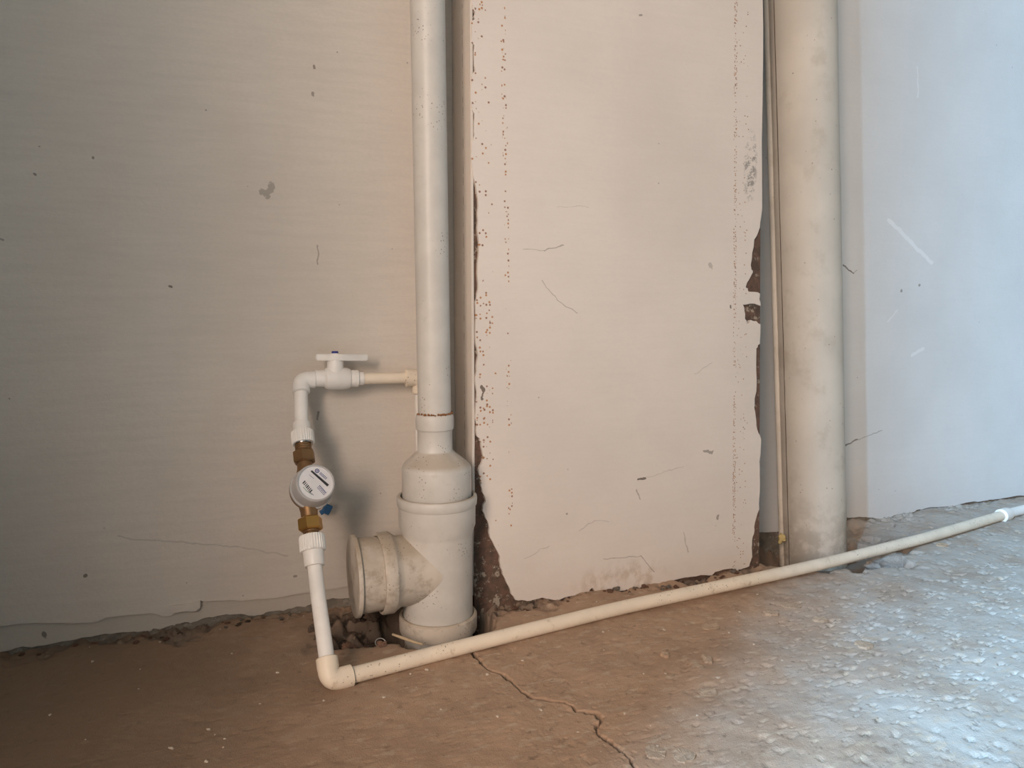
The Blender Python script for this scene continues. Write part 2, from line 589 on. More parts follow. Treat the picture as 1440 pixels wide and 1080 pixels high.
CRACK = [(0.3513, 1.0872), (0.3493, 1.0672), (0.3521, 1.0485), (0.3556, 1.0133), (0.3699, 0.9892), (0.3736, 0.9676), (0.3761, 0.9387), (0.3878, 0.9135), (0.4099, 0.897), (0.4211, 0.8828), (0.4218, 0.869), (0.4335, 0.8569), (0.4441, 0.8472), (0.4372, 0.8279), (0.4299, 0.8236), (0.4239, 0.8119), (0.4264, 0.794), (0.4312, 0.7774), (0.4344, 0.7587), (0.4311, 0.7297), (0.4269, 0.7098)]
CRACK = jag(CRACK, 0.003, 2, 4)


def floor_height(X, Y):
    warp = fbm(X, Y, 9, 11, 3)
    hgt = 0.006 * fbm(X, Y, 5, 21, 3) + 0.0012 * fbm(X, Y, 40, 31, 3)
    grit = fbm(X, Y, 95, 41, 3, 0.6)
    patch = sstep(-0.1, 0.6, 0.9 * X - 0.75 * Y + 0.25 + 0.5 * warp)
    hgt += (0.0007 - 0.0002 * patch) * grit
    pits = sstep(0.33, 0.52, fbm(X * 0.8 + 0.25 * Y, Y - 0.25 * X, 85, 51, 2)) + 0.8 * sstep(0.33, 0.5, fbm(X, Y, 135, 55, 2))
    hgt -= pits * (0.0008 + 0.0036 * patch)
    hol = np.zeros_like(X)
    # broken-out hollow round the foot of the drain stack
    w2 = 0.06 * fbm(X, Y, 22, 61, 4)
    d = np.hypot((X - 0.265) / 1.25, (Y - 1.235) / 0.85) + w2
    k = sstep(0.115, 0.06, d)
    hgt -= 0.045 * k
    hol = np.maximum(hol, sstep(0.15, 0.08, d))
    hgt += k * 0.022 * fbm(X, Y, 38, 71, 4)
    # deep slot beside the stack
    d = np.hypot((X - 0.278) / 0.75, (Y - 1.255) / 1.1) + 0.4 * w2
    hgt -= 0.08 * sstep(0.06, 0.03, d)
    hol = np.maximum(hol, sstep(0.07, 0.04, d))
    d = np.hypot(X - 0.326, Y - 1.200) + 0.25 * w2
    hgt -= 0.09 * sstep(0.102, 0.085, d)
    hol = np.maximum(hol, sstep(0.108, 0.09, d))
    # hollow round the foot of the cream pipe, running back along the wall
    d = np.hypot((X - 1.235) / 1.1, (Y - 1.325) / 1.0) + w2
    k = sstep(0.19, 0.155, d)
    hgt -= 0.05 * k
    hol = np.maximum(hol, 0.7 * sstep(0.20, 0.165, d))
    d = np.abs(Y - 1.39 + 0.4 * w2)
    k = sstep(0.10, 0.05, d) * sstep(1.1, 1.2, X) * sstep(1.66, 1.40, X)
    hgt -= 0.028 * k
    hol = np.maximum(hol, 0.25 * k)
    # crumbled joint along the walls
    yw = np.where(X < 0.41, 1.35, np.where(X < 1.02, 1.245, 1.46))
    k = sstep(0.05, 0.0, yw - Y + 0.10 * fbm(X, Y, 14, 81, 4) + 0.004)
    hgt += k * (-0.009 + 0.007 * fbm(X, Y, 45, 91, 3) + 0.011 * fbm(X, Y, 120, 97, 3, 0.65))
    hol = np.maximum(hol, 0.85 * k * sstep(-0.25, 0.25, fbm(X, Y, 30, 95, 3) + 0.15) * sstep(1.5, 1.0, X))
    # crack
    D = np.full(X.shape, 9.0)
    sel = (X > 0.32) & (X < 0.47) & (Y < 1.12) & (Y > 0.68)
    xs, ys = X[sel], Y[sel]
    dm = np.full(xs.shape, 9.0)
    for (ax, ay), (bx, by) in zip(CRACK, CRACK[1:]):
        ux, uy = bx - ax, by - ay
        t = np.clip(((xs - ax) * ux + (ys - ay) * uy) / (ux * ux + uy * uy + 1e-12), 0, 1)
        wd = 1.0 + 0.5 * math.sin(ay * 90) + 0.3 * math.sin(ay * 230)
        dm = np.minimum(dm, np.hypot(xs - ax - t * ux, ys - ay - t * uy) / max(0.55, wd))
    D[sel] = dm
    k = sstep(0.0026, 0.0009, D)
    hgt -= 0.008 * k
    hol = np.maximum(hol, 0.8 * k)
    return hgt, hol


def floor_z(x, y):
    h, _ = floor_height(np.array([[x]], float), np.array([[y]], float))
    return float(h[0, 0])


# ------------------------------------------------------------------ floor
def coords(breaks):
    out = []
    for a, b, s in breaks:
        n = max(1, int(round((b - a) / s)))
        out += [a + (b - a) * i / n for i in range(n)]
    out.append(breaks[-1][1])
    return np.array(out)


gx = coords([(-2.6, -0.55, 0.12), (-0.55, 0.335, 0.0045), (0.335, 0.455, 0.0013), (0.455, 1.9, 0.0042), (1.9, 2.3, 0.008), (2.3, 3.2, 0.1)])
gy = coords([(-1.7, 0.40, 0.1), (0.40, 0.69, 0.0042), (0.69, 1.09, 0.0013), (1.09, 1.50, 0.0042)])
X, Y = np.meshgrid(gx, gy, indexing='ij')
Hh, Hol = floor_height(X, Y)
nx, ny = len(gx), len(gy)
co = np.stack([X, Y, Hh], -1).reshape(-1, 3).astype(np.float32)
i0 = (np.arange(nx - 1)[:, None] * ny + np.arange(ny - 1)[None, :]).ravel()
quads = np.stack([i0, i0 + ny, i0 + ny + 1, i0 + 1], -1).astype(np.int32)
me = bpy.data.meshes.new('floor')
me.vertices.add(len(co))
me.vertices.foreach_set('co', co.ravel())
me.loops.add(quads.size)
me.loops.foreach_set('vertex_index', quads.ravel())
me.polygons.add(len(quads))
me.polygons.foreach_set('loop_start', np.arange(0, quads.size, 4, dtype=np.int32))
me.polygons.foreach_set('loop_total', np.full(len(quads), 4, dtype=np.int32))
me.update(calc_edges=True)
at = me.attributes.new('hollow', 'FLOAT', 'POINT')
at.data.foreach_set('value', Hol.ravel().astype(np.float32))
me.shade_smooth()
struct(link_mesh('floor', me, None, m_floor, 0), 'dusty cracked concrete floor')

# ------------------------------------------------------------------ walls
ZT = 2.7
wl = struct(obj('wall_left', boxm((-0.70, 1.352, -0.15), (1.0, 1.50, ZT)), m_base), 'off-white painted wall with crumbling foot')
SK1 = [(-0.70, 0.045), (-0.45, 0.041), (-0.3832, 0.0392), (-0.328, 0.0397), (-0.2615, 0.0341), (-0.2025, 0.025), (-0.1819, 0.0314), (-0.1197, 0.0293), (-0.0881, 0.0198), (-0.0641, 0.0236), (-0.0498, 0.0251), (-0.0416, 0.0387), (0.0233, 0.0295), (0.1172, 0.0291), (0.1909, 0.0307), (0.2937, 0.0356), (0.3472, 0.0368), (0.42, 0.036)]
SK2 = [(-0.70, -0.004), (-0.3867, -0.0042), (-0.3312, -0.0033), (-0.2737, -0.0025), (-0.1939, 0.0023), (-0.1319, -0.0015), (-0.1159, 0.0009), (-0.0836, 0.0008), (-0.065, 0.0041), (-0.0228, 0.0064), (0.0339, 0.0004), (0.069, 0.0028), (0.1083, 0.0035), (0.1412, 0.0078), (0.1908, 0.0086), (0.294, 0.0103), (0.3477, 0.0098), (0.42, 0.01)]
SKR = [(0.95, -0.0094), (1.1541, -0.0094), (1.2266, -0.0103), (1.269, -0.0113), (1.3666, -0.0074), (1.4561, 0.0034), (1.5144, -0.0024), (1.5741, -0.0122), (1.6268, -0.0062), (1.6835, -0.0061), (1.7206, -0.0002), (1.8235, -0.0042), (1.9024, 0.0021), (1.9842, 0.0005), (2.0967, 0.0003), (2.2738, -0.0009), (3.2, -0.001)]
m_under = paint('older wall paint', (0.60, 0.54, 0.465), [(-0.2704, 0.0134, -0.270, 0.0134, 0.009, 0.75, 0.012)], streak=0.05, grain=0.06)
obj('plaster_skim', sheet(jag(SK1, 0.002, 3, 3) + [(0.42, ZT), (-0.70, ZT)], 1.3455, 0.0045), m_left, wl, 0)
obj('older_plaster', sheet(jag(SK2, 0.004, 3, 5) + [(0.42, 0.3), (-0.70, 0.3)], 1.3495, 0.0035), m_under, wl, 0)
obj('peeling_flap', sheet([(-0.096, 0.0365), (-0.083, 0.0385), (-0.060, 0.0375), (-0.0416, 0.0405), (-0.0425, 0.029), (-0.050, 0.0235), (-0.066, 0.0262), (-0.085, 0.0262)], 1.3405, 0.0045), m_left, wl, 0)
wr = struct(obj('wall_right', boxm((1.0, 1.462, -0.15), (3.2, 1.6, ZT)), m_base), 'white wall washed with cool daylight')
obj('plaster_skim', sheet(jag(SKR, 0.003, 3, 9) + [(3.2, ZT), (0.95, ZT)], 1.455, 0.008), m_right, wr, 0)


def pillar():
    bm = bmesh.new()
    rings = []
    for z, xl, xr in ((-0.15, 0.408, 1.027), (1.2, 0.4065, 0.980), (ZT, 0.405, 0.93)):
        rings.append([bm.verts.new(p) for p in ((xl, 1.247, z), (xr, 1.247, z), (xr, 1.47, z), (xl, 1.47, z))])
    for a, b in zip(rings, rings[1:]):
        for i in range(4):
            bm.faces.new((a[i], a[(i + 1) % 4], b[(i + 1) % 4], b[i]))
    bm.faces.new(rings[0])
    bm.faces.new(rings[-1])
    return bm


COAT = [(0.4076, 1.0522), (0.4073, 1.0135), (0.4122, 1.0053), (0.4109, 0.994), (0.4048, 0.9866), (0.4058, 0.9577), (0.4107, 0.9538), (0.4117, 0.9135), (0.4055, 0.8993), (0.4052, 0.8563), (0.4101, 0.8453), (0.4087, 0.8167), (0.4049, 0.7992), (0.4059, 0.7533), (0.412, 0.7281), (0.4143, 0.684), (0.4166, 0.637), (0.415, 0.5659), (0.4098, 0.536), (0.4095, 0.4819), (0.4144, 0.4455), (0.4091, 0.4092), (0.4115, 0.3724), (0.4087, 0.3356), (0.4112, 0.3083), (0.4189, 0.2954), (0.4239, 0.2688), (0.4161, 0.2531), (0.4173, 0.2317), (0.4211, 0.2075), (0.4276, 0.1905), (0.421, 0.1746), (0.4327, 0.148), (0.4353, 0.1247), (0.4538, 0.0877), (0.4578, 0.0626), (0.4713, 0.0294), (0.4822, 0.0055), (0.5057, -0.0004), (0.535, 0.0021), (0.5705, -0.0069), (0.6052, -0.0036), (0.6287, -0.0028), (0.6375, 0.007), (0.6465, -0.0053), (0.678, -0.0054), (0.7162, -0.0079), (0.763, -0.0086), (0.8027, -0.0025), (0.8514, -0.0002), (0.898, -0.0034), (0.9096, 0.0025), (0.9487, 0.0048), (0.9645, -0.0016), (0.9922, 0.0039), (0.9985, 0.0224), (0.9971, 0.0582), (1.0014, 0.0843), (1.0123, 0.1201), (1.0123, 0.1641), (1.0083, 0.2184), (1.0118, 0.2631), (0.9985, 0.2927), (0.9919, 0.3288), (0.9958, 0.3614), (0.9924, 0.4462), (1.0006, 0.4559), (1.0008, 0.4937), (0.9766, 0.5023), (0.9685, 0.494), (0.963, 0.5065), (0.957, 0.5328), (0.9805, 0.5342), (0.9994, 0.53), (0.9967, 0.5536), (0.9695, 0.5576), (0.9625, 0.5658), (0.9782, 0.5948), (0.9726, 0.6084), (0.9791, 0.6576), (0.9916, 0.6812), (0.9951, 0.722), (0.9866, 0.9739), (0.9801, 1.1343)]
pl = struct(obj('pillar', pillar(), m_bare, None, 20), 'boxed pillar with white paint peeling off brown substrate')
cj = jag(COAT, 0.0022, 2, 12)
obj('plaster_coat', sheet([(0.4076, ZT)] + cj + [(0.935, ZT)], 1.2405, 0.0065), m_box, pl, 0)


def side_coat():
    # paint on the pillar's left return, from the corner back to the wall
    edge = jag([(0.002, 0.30), (0.003, 0.20), (0.008, 0.10), (0.012, 0.02), (0.04, -0.004), (0.08, 0.004), (0.104, 0.0)], 0.002, 2, 6)
    bm = bmesh.new()
    out = [(0.0, ZT)] + [(a, z) for a, z in edge] + [(0.104, ZT)]
    f, g = [], []
    for a, z in out:
        x = 0.4078 - 0.0012 * min(z, 1.2)
        f.append(bm.verts.new((x - 0.0035, 1.2415 + a, z)))
        g.append(bm.verts.new((x + 0.001, 1.2415 + a, z)))
    for tri in tessellate_polygon([[Vector((a, z, 0)) for a, z in out]]):
        bm.faces.new([f[i] for i in tri])
        bm.faces.new([g[i] for i in reversed(tri)])
    for i in range(len(out)):
        j = (i + 1) % len(out)
        bm.faces.new((f[i], f[j], g[j], g[i]))
    return bm


obj('side_coat', side_coat(), m_boxside, pl, 0)

# rest of the room, outside the photograph
struct(obj('partition', boxm((-0.80, -0.036, -0.1), (-0.70, 1.5, ZT)), m_room))
struct(obj('wall_far_left', boxm((-2.75, -1.8, -0.1), (-2.60, 1.5, ZT)), m_room))
struct(obj('wall_rear', boxm((-2.6, -1.85, -0.1), (3.2, -1.70, ZT)), m_room))
struct(obj('wall_far_right', boxm((3.2, -1.8, -0.1), (3.35, 1.6, ZT)), m_room))
struct(obj('ceiling', boxm((-2.75, -1.85, ZT), (3.35, 1.6, ZT + 0.1)), m_room))

# ------------------------------------------------------------------ drain stack
SX, SY = 0.334, 1.22
st = thing('drain_stack', 'grey plastic sewer stack with capped tee in the corner by the pillar', 'drain pipe', (SX, SY, -0.05))
V0 = Matrix.Translation((SX, SY, 0))
obj('base_pipe', lathe([(0.055, -0.16), (0.0575, -0.16), (0.0575, -0.02), (0.055, -0.02)], V0, 64), m_pvcd, st)
obj('base_socket', lathe([(0.0578, -0.0185), (0.064, -0.017), (0.0655, -0.0135), (0.0655, -0.002), (0.066, 0.002), (0.0655, 0.010), (0.0635, 0.0125), (0.0605, 0.0125), (0.0595, 0.004)], V0, 64), m_pvcd, st)
obj('tee_body', lathe([(0.0585, -0.03), (0.0585, 0.148), (0.0595, 0.154), (0.0640, 0.166), (0.0642, 0.1985), (0.0652, 0.199), (0.0665, 0.2015), (0.0670, 0.208), (0.0665, 0.2145), (0.0650, 0.2165), (0.0612, 0.2165), (0.0600, 0.205)], V0, 64), m_pvc, st)
VB = frame((-1, 0, 0), (SX, SY, 0.093))
br = obj('tee_branch', lathe([(0.0580, 0.0), (0.0580, 0.068), (0.0588, 0.071), (0.0640, 0.079), (0.0648, 0.0795), (0.0665, 0.082), (0.0665, 0.098), (0.0650, 0.1005), (0.0612, 0.1005), (0.060, 0.09)], VB, 64), m_pvcd, st)
obj('end_cap', lathe([(0.0590, 0.09), (0.0605, 0.1215), (0.0605, 0.1345), (0.0650, 0.1352), (0.0662, 0.1362), (0.0662, 0.1412), (0.0654, 0.1425), (0.060, 0.1428), (0.0, 0.1430)], VB, 64), m_pvcd, st)
red = obj('reducer', lathe([(0.0575, 0.18), (0.0575, 0.2205), (0.0578, 0.2215), (0.0578, 0.2600), (0.0565, 0.2655), (0.052, 0.2715), (0.031, 0.2895), (0.0290, 0.2925), (0.0288, 0.3245), (0.0298, 0.3265), (0.0312, 0.3280), (0.0315, 0.3335), (0.0315, 0.3450), (0.0308, 0.3500), (0.0295, 0.3525), (0.0278, 0.3525), (0.0270, 0.34)], V0, 64), m_pvc, st)


for v in red.data.vertices:      # the neck sits slightly off the axis
    v.co.x -= 0.0028 * min(1.0, max(0.0, (v.co.z - 0.05 - 0.262) / 0.03))


def rise(z):
    return (0.3312 - 0.0068 * (z - 0.35), SY, z)


up = obj('riser_pipe', tube([rise(z) for z in (0.32, 0.5, 0.8, 1.1, 1.6, ZT)], 0.0273, 48), m_pvc, st)
# rusty sealant blobs on the rim of the reducer
bm = bmesh.new()
rnd = random.Random(3)
for k in range(46):
    a = math.radians(rnd.uniform(180, 365))
    r = 0.0285
    bmesh.ops.create_icosphere(bm, subdivisions=1, radius=rnd.uniform(0.0010, 0.0024), matrix=Matrix.Translation((0.3312 + r * math.cos(a), SY + r * math.sin(a), 0.3535 + rnd.uniform(-0.001, 0.0012))))
o = obj('rim_residue', bm, solid('rusty residue', (0.26, 0.12, 0.05), 0.9), st)
o['kind'] = 'stuff'
o['label'] = 'rusty residue on the rim'

# ------------------------------------------------------------------ cream vertical pipe
P0 = Vector((1.2632, 1.345, -0.13))
P1 = P0 + (Vector((1.1619, 1.345, 1.1635)) - P0) * 2.15
cp = thing('sewer_pipe', 'thick cream vertical pipe with a seam strip, right of the pillar', 'pipe', P0)
ax = (P1 - P0)
L = ax.length
fr = frame(ax, P0)
prof = [(0.062, 0.0)]
rnd = random.Random(5)
for i in range(121):
    z = L * i / 120
    prof.append((0.0690 + rnd.uniform(-0.00035, 0.00035), z))
obj('pipe_body', lathe(prof, fr, 56), m_conc, cp, 60)
# seam strip down the left flank
side = (Vector((-0.888, 0.457, 0))).normalized()
bm = bmesh.new()
pts = [P0 + ax * (i / 40) + side * 0.0700 for i in range(41)]
add_tube(bm, pts, 0.0075, 14)
obj('seam_strip', bm, m_conc, cp, 60)
bm = bmesh.new()
side2 = (Vector((-1.0, 0.03, 0))).normalized()
add_tube(bm, [P0 + ax * (i / 40) + side2 * 0.0689 for i in range(41)], 0.0013, 6)
o = obj('seam_line', bm, solid('dark seam', (0.13, 0.105, 0.08), 0.9), cp, 60)
o['label'] = 'dark line along the seam'

# ------------------------------------------------------------------ floor pipe with lower riser
R = 0.0112
RA = Vector((0.1235, 1.31, 0.3949))       # riser line, leaning out from the wall
RB = Vector((0.1285, 1.063, 0.0135))


def rline(z):
    t = (RA.z - z) / (RA.z - RB.z)
    return RA.lerp(RB, t) + Vector((-0.003 * math.sin(math.pi * t), 0, 0))


PIPE = [(0.1622, 1.0456), (0.32, 1.0742), (0.4712, 1.0992), (0.6438, 1.1245), (0.8442, 1.1427), (1.0804, 1.1672), (1.2543, 1.1919), (1.4537, 1.2257), (1.6328, 1.2635), (1.808, 1.3019), (1.9064, 1.3213), (2.6, 1.43)]
pz = lambda x: 0.0128 + 0.0035 * math.sin(max(0, min(1, (x - 0.6) / 1.3)) * math.pi)
fp = thing('floor_pipe', 'long cream water pipe lying across the floor to the elbow under the meter', 'pipe', (0.128, 1.06, 0.0))
corner = Vector((0.1285, 1.0395, 0.0128))


def smooth_path(pts, n=8):
    P = [Vector((x, y, pz(x))) for x, y in pts]
    P = [P[0] * 2 - P[1]] + P + [P[-1] * 2 - P[-2]]
    out = []
    for i in range(1, len(P) - 2):
        p0, p1, p2, p3 = P[i - 1:i + 3]
        for k in range(n):
            t = k / n
            out.append(0.5 * ((2 * p1) + (p2 - p0) * t + (2 * p0 - 5 * p1 + 4 * p2 - p3) * t * t + (3 * p1 - p0 - 3 * p2 + p3) * t ** 3))
    out.append(P[-2])
    return out


run = smooth_path(PIPE)
k_end = min(range(len(run)), key=lambda i: abs(run[i].x - 1.815))
obj('pipe_run', tube([Vector((0.145, 1.0425, 0.0128))] + run[:k_end], R + 0.0003, 24), m_ppd, fp, 60)
obj('sleeve', tube([run[k_end - 2] + Vector((0.0, 0, 0)), run[k_end - 2].lerp(run[k_end], 0.1), run[k_end], run[k_end + 1]], [R + 0.001, 0.0165, 0.0165, 0.0160], 24), m_pp, fp, 40)
obj('pipe_run', tube(run[k_end:], R + 0.0003, 24), m_pp, fp, 60)


def elbow(a, c, b, r, rs, ls, parent, mat, lip=0.0012):
    """moulded elbow: bend of radius r with thicker sleeves of length ls at both ends"""
    a, c, b = Vector(a), Vector(c), Vector(b)
    u, v = (a - c).normalized(), (b - c).normalized()
    bm = bmesh.new()
    mid = bend(a, c, b, rs * 1.0, 12)
    pts = [c + u * (rs + ls), c + u * (rs + ls - 0.001), c + u * (rs + 0.003)] + mid + [c + v * (rs + 0.003), c + v * (rs + ls - 0.001), c + v * (rs + ls)]
    rad = [rs - lip, rs, rs] + [rs - 0.0006] * len(mid) + [rs, rs, rs - lip]
    add_tube(bm, pts, rad, 32)
    return obj('elbow', bm, mat, parent, 50)


dirR = (rline(0.2) - corner).normalized()
dirP = (Vector((0.32, 1.0742, 0.0128)) - corner).normalized()
elbow(corner + dirR, corner, corner + dirP, R, 0.0152, 0.017, fp, m_ppd)
obj('riser', tube([corner + dirR * 0.02, rline(0.10), rline(0.15)], R - 0.0002, 24), m_pp, fp, 60)


def coupling(p0, axis, parent, prof, mat, ribs=30):
    """threaded coupling: plain sleeve then a ribbed collar"""
    m4 = frame(axis, p0)
    n = ribs * 4
    bm = bmesh.new()

    def wob(i, h):
        return 1.0
    add_lathe(bm, prof[0], m4, 48)
    add_lathe(bm, prof[1], m4, n, lambda i, h: 1.0 if (i % 4) in (0, 1) else 0.955)
    return obj('threaded_coupling', bm, mat, parent, 30)


rdir = (rline(0.30) - rline(0.10)).normalized()
q = rline(0.1425)
coupling(q, rdir, fp, ([(0.0112, 0.0), (0.0145, 0.0), (0.0150, 0.0015), (0.0155, 0.024)], [(0.0150, 0.022), (0.0190, 0.0235), (0.0196, 0.0255), (0.0196, 0.0440), (0.0185, 0.0470), (0.0145, 0.0475), (0.0140, 0.040)]), m_pp)

# ------------------------------------------------------------------ water meter
mp = rline(0.2448)
wm = thing('water_meter', 'brass water meter with a round tilted white dial, left of the drain stack', 'water meter', mp)
rt = Vector((math.cos(YAW), -math.sin(YAW), 0))
fwh = Vector((math.sin(YAW), math.cos(YAW), 0))
fw = fwh * math.cos(PITCH) - Vector((0, 0, 1)) * math.sin(PITCH)
upv = fwh * math.sin(PITCH) + Vector((0, 0, 1)) * math.cos(PITCH)
nrm = (rt * 0.42 + upv * 0.42 - fw * 0.80).normalized()
e1 = rt * 0.76 - upv * 0.64
e1 = (e1 - nrm * e1.dot(nrm)).normalized()
e2 = nrm.cross(e1)
DF = Matrix((e1, e2, nrm)).transposed().to_4x4()
DF.translation = mp + rt * 0.006 - upv * 0.001
# flow tube through the meter, tapering to both unions
lo, hi = rline(0.205), rline(0.283)
obj('flow_tube', tube([lo, lo.lerp(hi, 0.12), lo.lerp(hi, 0.35), lo.lerp(hi, 0.65), lo.lerp(hi, 0.88), hi], [0.0125, 0.0130, 0.0175, 0.0175, 0.0125, 0.0115], 32), m_bronze, wm, 50)
obj('meter_body', lathe([(0.0, -0.024), (0.018, -0.022), (0.029, -0.012), (0.0325, -0.004), (0.0325, 0.006), (0.029, 0.010)], DF, 48), m_bronze, wm, 45)
hs = obj('dial_housing', lathe([(0.0315, 0.004), (0.0335, 0.005), (0.0335, 0.0085), (0.0315, 0.0105), (0.0300, 0.034), (0.0292, 0.0365), (0.0280, 0.0375), (0.0268, 0.0372), (0.0266, 0.034)], DF, 64), m_clear, wm, 40)
face = obj('dial_face', lathe([(0.0268, 0.030), (0.0268, 0.0346), (0.0, 0.0348)], DF, 48), m_face, wm, 40)


def mark(name, shapes, mat):
    """thin print on the dial: quads (a, b, half length, half height) and their slant, in dial radii"""
    bm = bmesh.new()
    r = 0.0268
    for a, b, ha, hb, tp in shapes:
        vs = []
        for sa, sb in ((-1, -1), (1, -1), (1, 1), (-1, 1)):
            k = hb * (tp if sa < 0 else 1)
            vs.append((a + sa * ha, b + sb * k))
        lo_ = [bm.verts.new(DF @ Vector((x * r, y * r, 0.0346))) for x, y in vs]
        hi_ = [bm.verts.new(DF @ Vector((x * r, y * r, 0.0351))) for x, y in vs]
        bm.faces.new(hi_)
        for i in range(4):
            bm.faces.new((lo_[i], lo_[(i + 1) % 4], hi_[(i + 1) % 4], hi_[i]))
    return obj(name, bm, mat, face, 0)


mark('counter_window', [(-0.02, 0.37, 0.64, 0.075, 0.7)], m_ink)
rnd = random.Random(9)
digits = []
for i in range(7):
    digits.append((-0.50 + i * 0.105, -0.42 - 0.02 * i, 0.022 if i % 3 else 0.034, 0.105, 1))
mark('dial_print', digits, m_ink)
small = []
for row in range(3):
    for i in range(7):
        small.append((0.28 + i * 0.085, 0.03 - row * 0.085 - 0.01 * i, 0.030, 0.026 if row == 0 else 0.016, 1))
for row in range(2):
    for i in range(6):
        small.append((-0.18 + i * 0.085, 0.66 - row * 0.085, 0.028, 0.022, 1))
for i in range(5):
    small.append((0.10 + i * 0.07, -0.62, 0.02, 0.018, 1))
    small.append((-0.55 + i * 0.07, 0.12, 0.02, 0.012, 1))
mark('dial_print', small, m_inkb)
mark('dial_print', [(-0.30 + i * 0.085, -0.70 + abs(i - 3) * 0.012, 0.033, 0.018, 1) for i in range(8)], m_inkg)
o = obj('dial_emblem', lathe([(0.0022, 0.0346), (0.0022, 0.0351), (0.0034, 0.0351), (0.0034, 0.0346)], DF @ Matrix.Translation((-0.42 * 0.0268, 0.60 * 0.0268, 0)), 24), m_inkb, face, 40)
bm = lathe([(0.0011, 0.0346), (0.0011, 0.0351), (0.0, 0.0351)], DF @ Matrix.Translation((-0.42 * 0.0268, 0.60 * 0.0268, 0)), 12)
obj('dial_emblem', bm, m_inkb, face, 40)


def nut(z, rad, h, mat, turn=0.2):
    m4 = frame(rdir, rline(z)) @ Matrix.Rotation(turn, 4, 'Z')
    bm = lathe([(0.010, -h / 2), (rad * 0.86, -h / 2), (rad, -h / 2 + 0.0022), (rad, h / 2 - 0.0022), (rad * 0.86, h / 2), (0.010, h / 2)], m4, 6)
    return obj('union_nut', bm, mat, wm, 20)


nut(0.2905, 0.0178, 0.020, m_bronze, 0.3)
o = nut(0.1975, 0.0186, 0.0205, m_brass, 0.15)
o['label'] = 'bright brass union nut'
for za, zb, r in ((0.296, 0.314, 0.0125), (0.174, 0.196, 0.0115)):
    pts, rad = [], []
    a, b = rline(za), rline(zb)
    n = 14
    for i in range(n + 1):
        pts.append(a.lerp(b, i / n))
        rad.append(r + (0.0006 if i % 2 else -0.0004))
    obj('threaded_nipple', tube(pts, rad, 32), m_bronze, wm, 20)
# lead seal with its wire
sp = Vector((0.1665, 1.325, 0.181))
sw = obj('seal_wire', tube(bend(mp + Vector((0.010, -0.01, -0.028)), mp + Vector((0.030, 0.05, -0.022)), sp, 0.02, 8) + [sp], 0.0005, 6), m_steel, wm)
bm = bmesh.new()
m4 = Matrix.Translation(sp) @ Matrix.Rotation(0.5, 4, 'Y')
add_box(bm, (-0.0075, -0.003, -0.0085), (0.0075, 0.003, 0.0085), m4, 0.002)
add_box(bm, (-0.0035, -0.0045, -0.013), (0.0035, 0.0045, -0.004), m4 @ Matrix.Rotation(0.6, 4, 'Y'), 0.001)
o = obj('meter_seal', bm, m_seal, wm)
o['label'] = 'blue plastic seal'

# ------------------------------------------------------------------ upper pipe with elbow above the meter
VY = 1.305
ec = Vector((0.1262, VY, 0.4085))
ua = thing('elbow_pipe', 'white pipe elbow bending down from the valve into the meter', 'pipe', rline(0.304))
elbow(rline(0.25) - rline(0.30) + ec, ec, ec + Vector((1, 0, -0.03)), R, 0.0142, 0.010, ua, m_pp)
d1 = (rline(0.30) - ec).normalized()
obj('pipe_run', tube([ec + d1 * 0.018, ec.lerp(rline(0.335), 0.6), rline(0.33)], 0.0112, 24), m_pp, ua, 60)
q = rline(0.341)
coupling(q, -rdir, ua, ([(0.0112, 0.0), (0.0135, 0.0), (0.0140, 0.0015), (0.0143, 0.016)], [(0.0140, 0.015), (0.0178, 0.0165), (0.0182, 0.018), (0.0182, 0.0345), (0.0172, 0.037), (0.0150, 0.0372)]), m_pp)
o = obj('metal_ring', lathe([(0.0120, 0.036), (0.0152, 0.036), (0.0155, 0.0375), (0.0150, 0.0392), (0.0120, 0.0392)], frame(-rdir, q), 40), m_steel, ua, 40)
o['label'] = 'chrome ring inside the coupling'

# ------------------------------------------------------------------ ball valve
bv = thing('ball_valve', 'white plastic ball valve with a flat lever handle and blue screw', 'valve', (0.186, VY, 0.408))
VV = frame((1, 0, -0.035), (0.1500, VY, 0.4097))
obj('valve_body', lathe([(0.0105, 0.0), (0.0135, 0.0), (0.0139, 0.001), (0.0139, 0.0150), (0.0165, 0.0165), (0.0182, 0.020), (0.0187, 0.030), (0.0186, 0.045), (0.0178, 0.053), (0.0160, 0.0575), (0.0120, 0.0585)], VV, 48), m_pp, bv, 35)
obj('end_collar', lathe([(0.0110, 0.0575), (0.0135, 0.0578), (0.0143, 0.0590), (0.0143, 0.0705), (0.0135, 0.0715), (0.0112, 0.0718), (0.0112, 0.0800), (0.0100, 0.0804), (0.0095, 0.075)], VV, 48), m_pp, bv, 35)
VS = Matrix.Translation((0.1835, VY, 0.408))
obj('valve_stem', lathe([(0.0165, 0.006), (0.0150, 0.014), (0.0140, 0.0160), (0.0140, 0.0205), (0.0136, 0.0212), (0.0136, 0.0285), (0.0125, 0.0330), (0.0100, 0.0370), (0.0085, 0.0400), (0.0, 0.0400)], VS, 40), m_pp, bv, 35)
bm = bmesh.new()
HM = Matrix.Translation((0.1845, VY - 0.002, 0.4445)) @ Matrix.Rotation(math.radians(1.5), 4, 'Y') @ Matrix.Rotation(math.radians(-4), 4, 'Z')
outline = [(-0.031, 0.0072), (-0.0325, 0.0055), (-0.0325, -0.0055), (-0.031, -0.0072), (-0.014, -0.0082), (-0.009, -0.0115), (0.009, -0.0115), (0.015, -0.0080), (0.050, -0.0068), (0.0525, -0.0050), (0.0525, 0.0050), (0.050, 0.0068), (0.015, 0.0080), (0.009, 0.0115), (-0.009, 0.0115), (-0.014, 0.0082)]
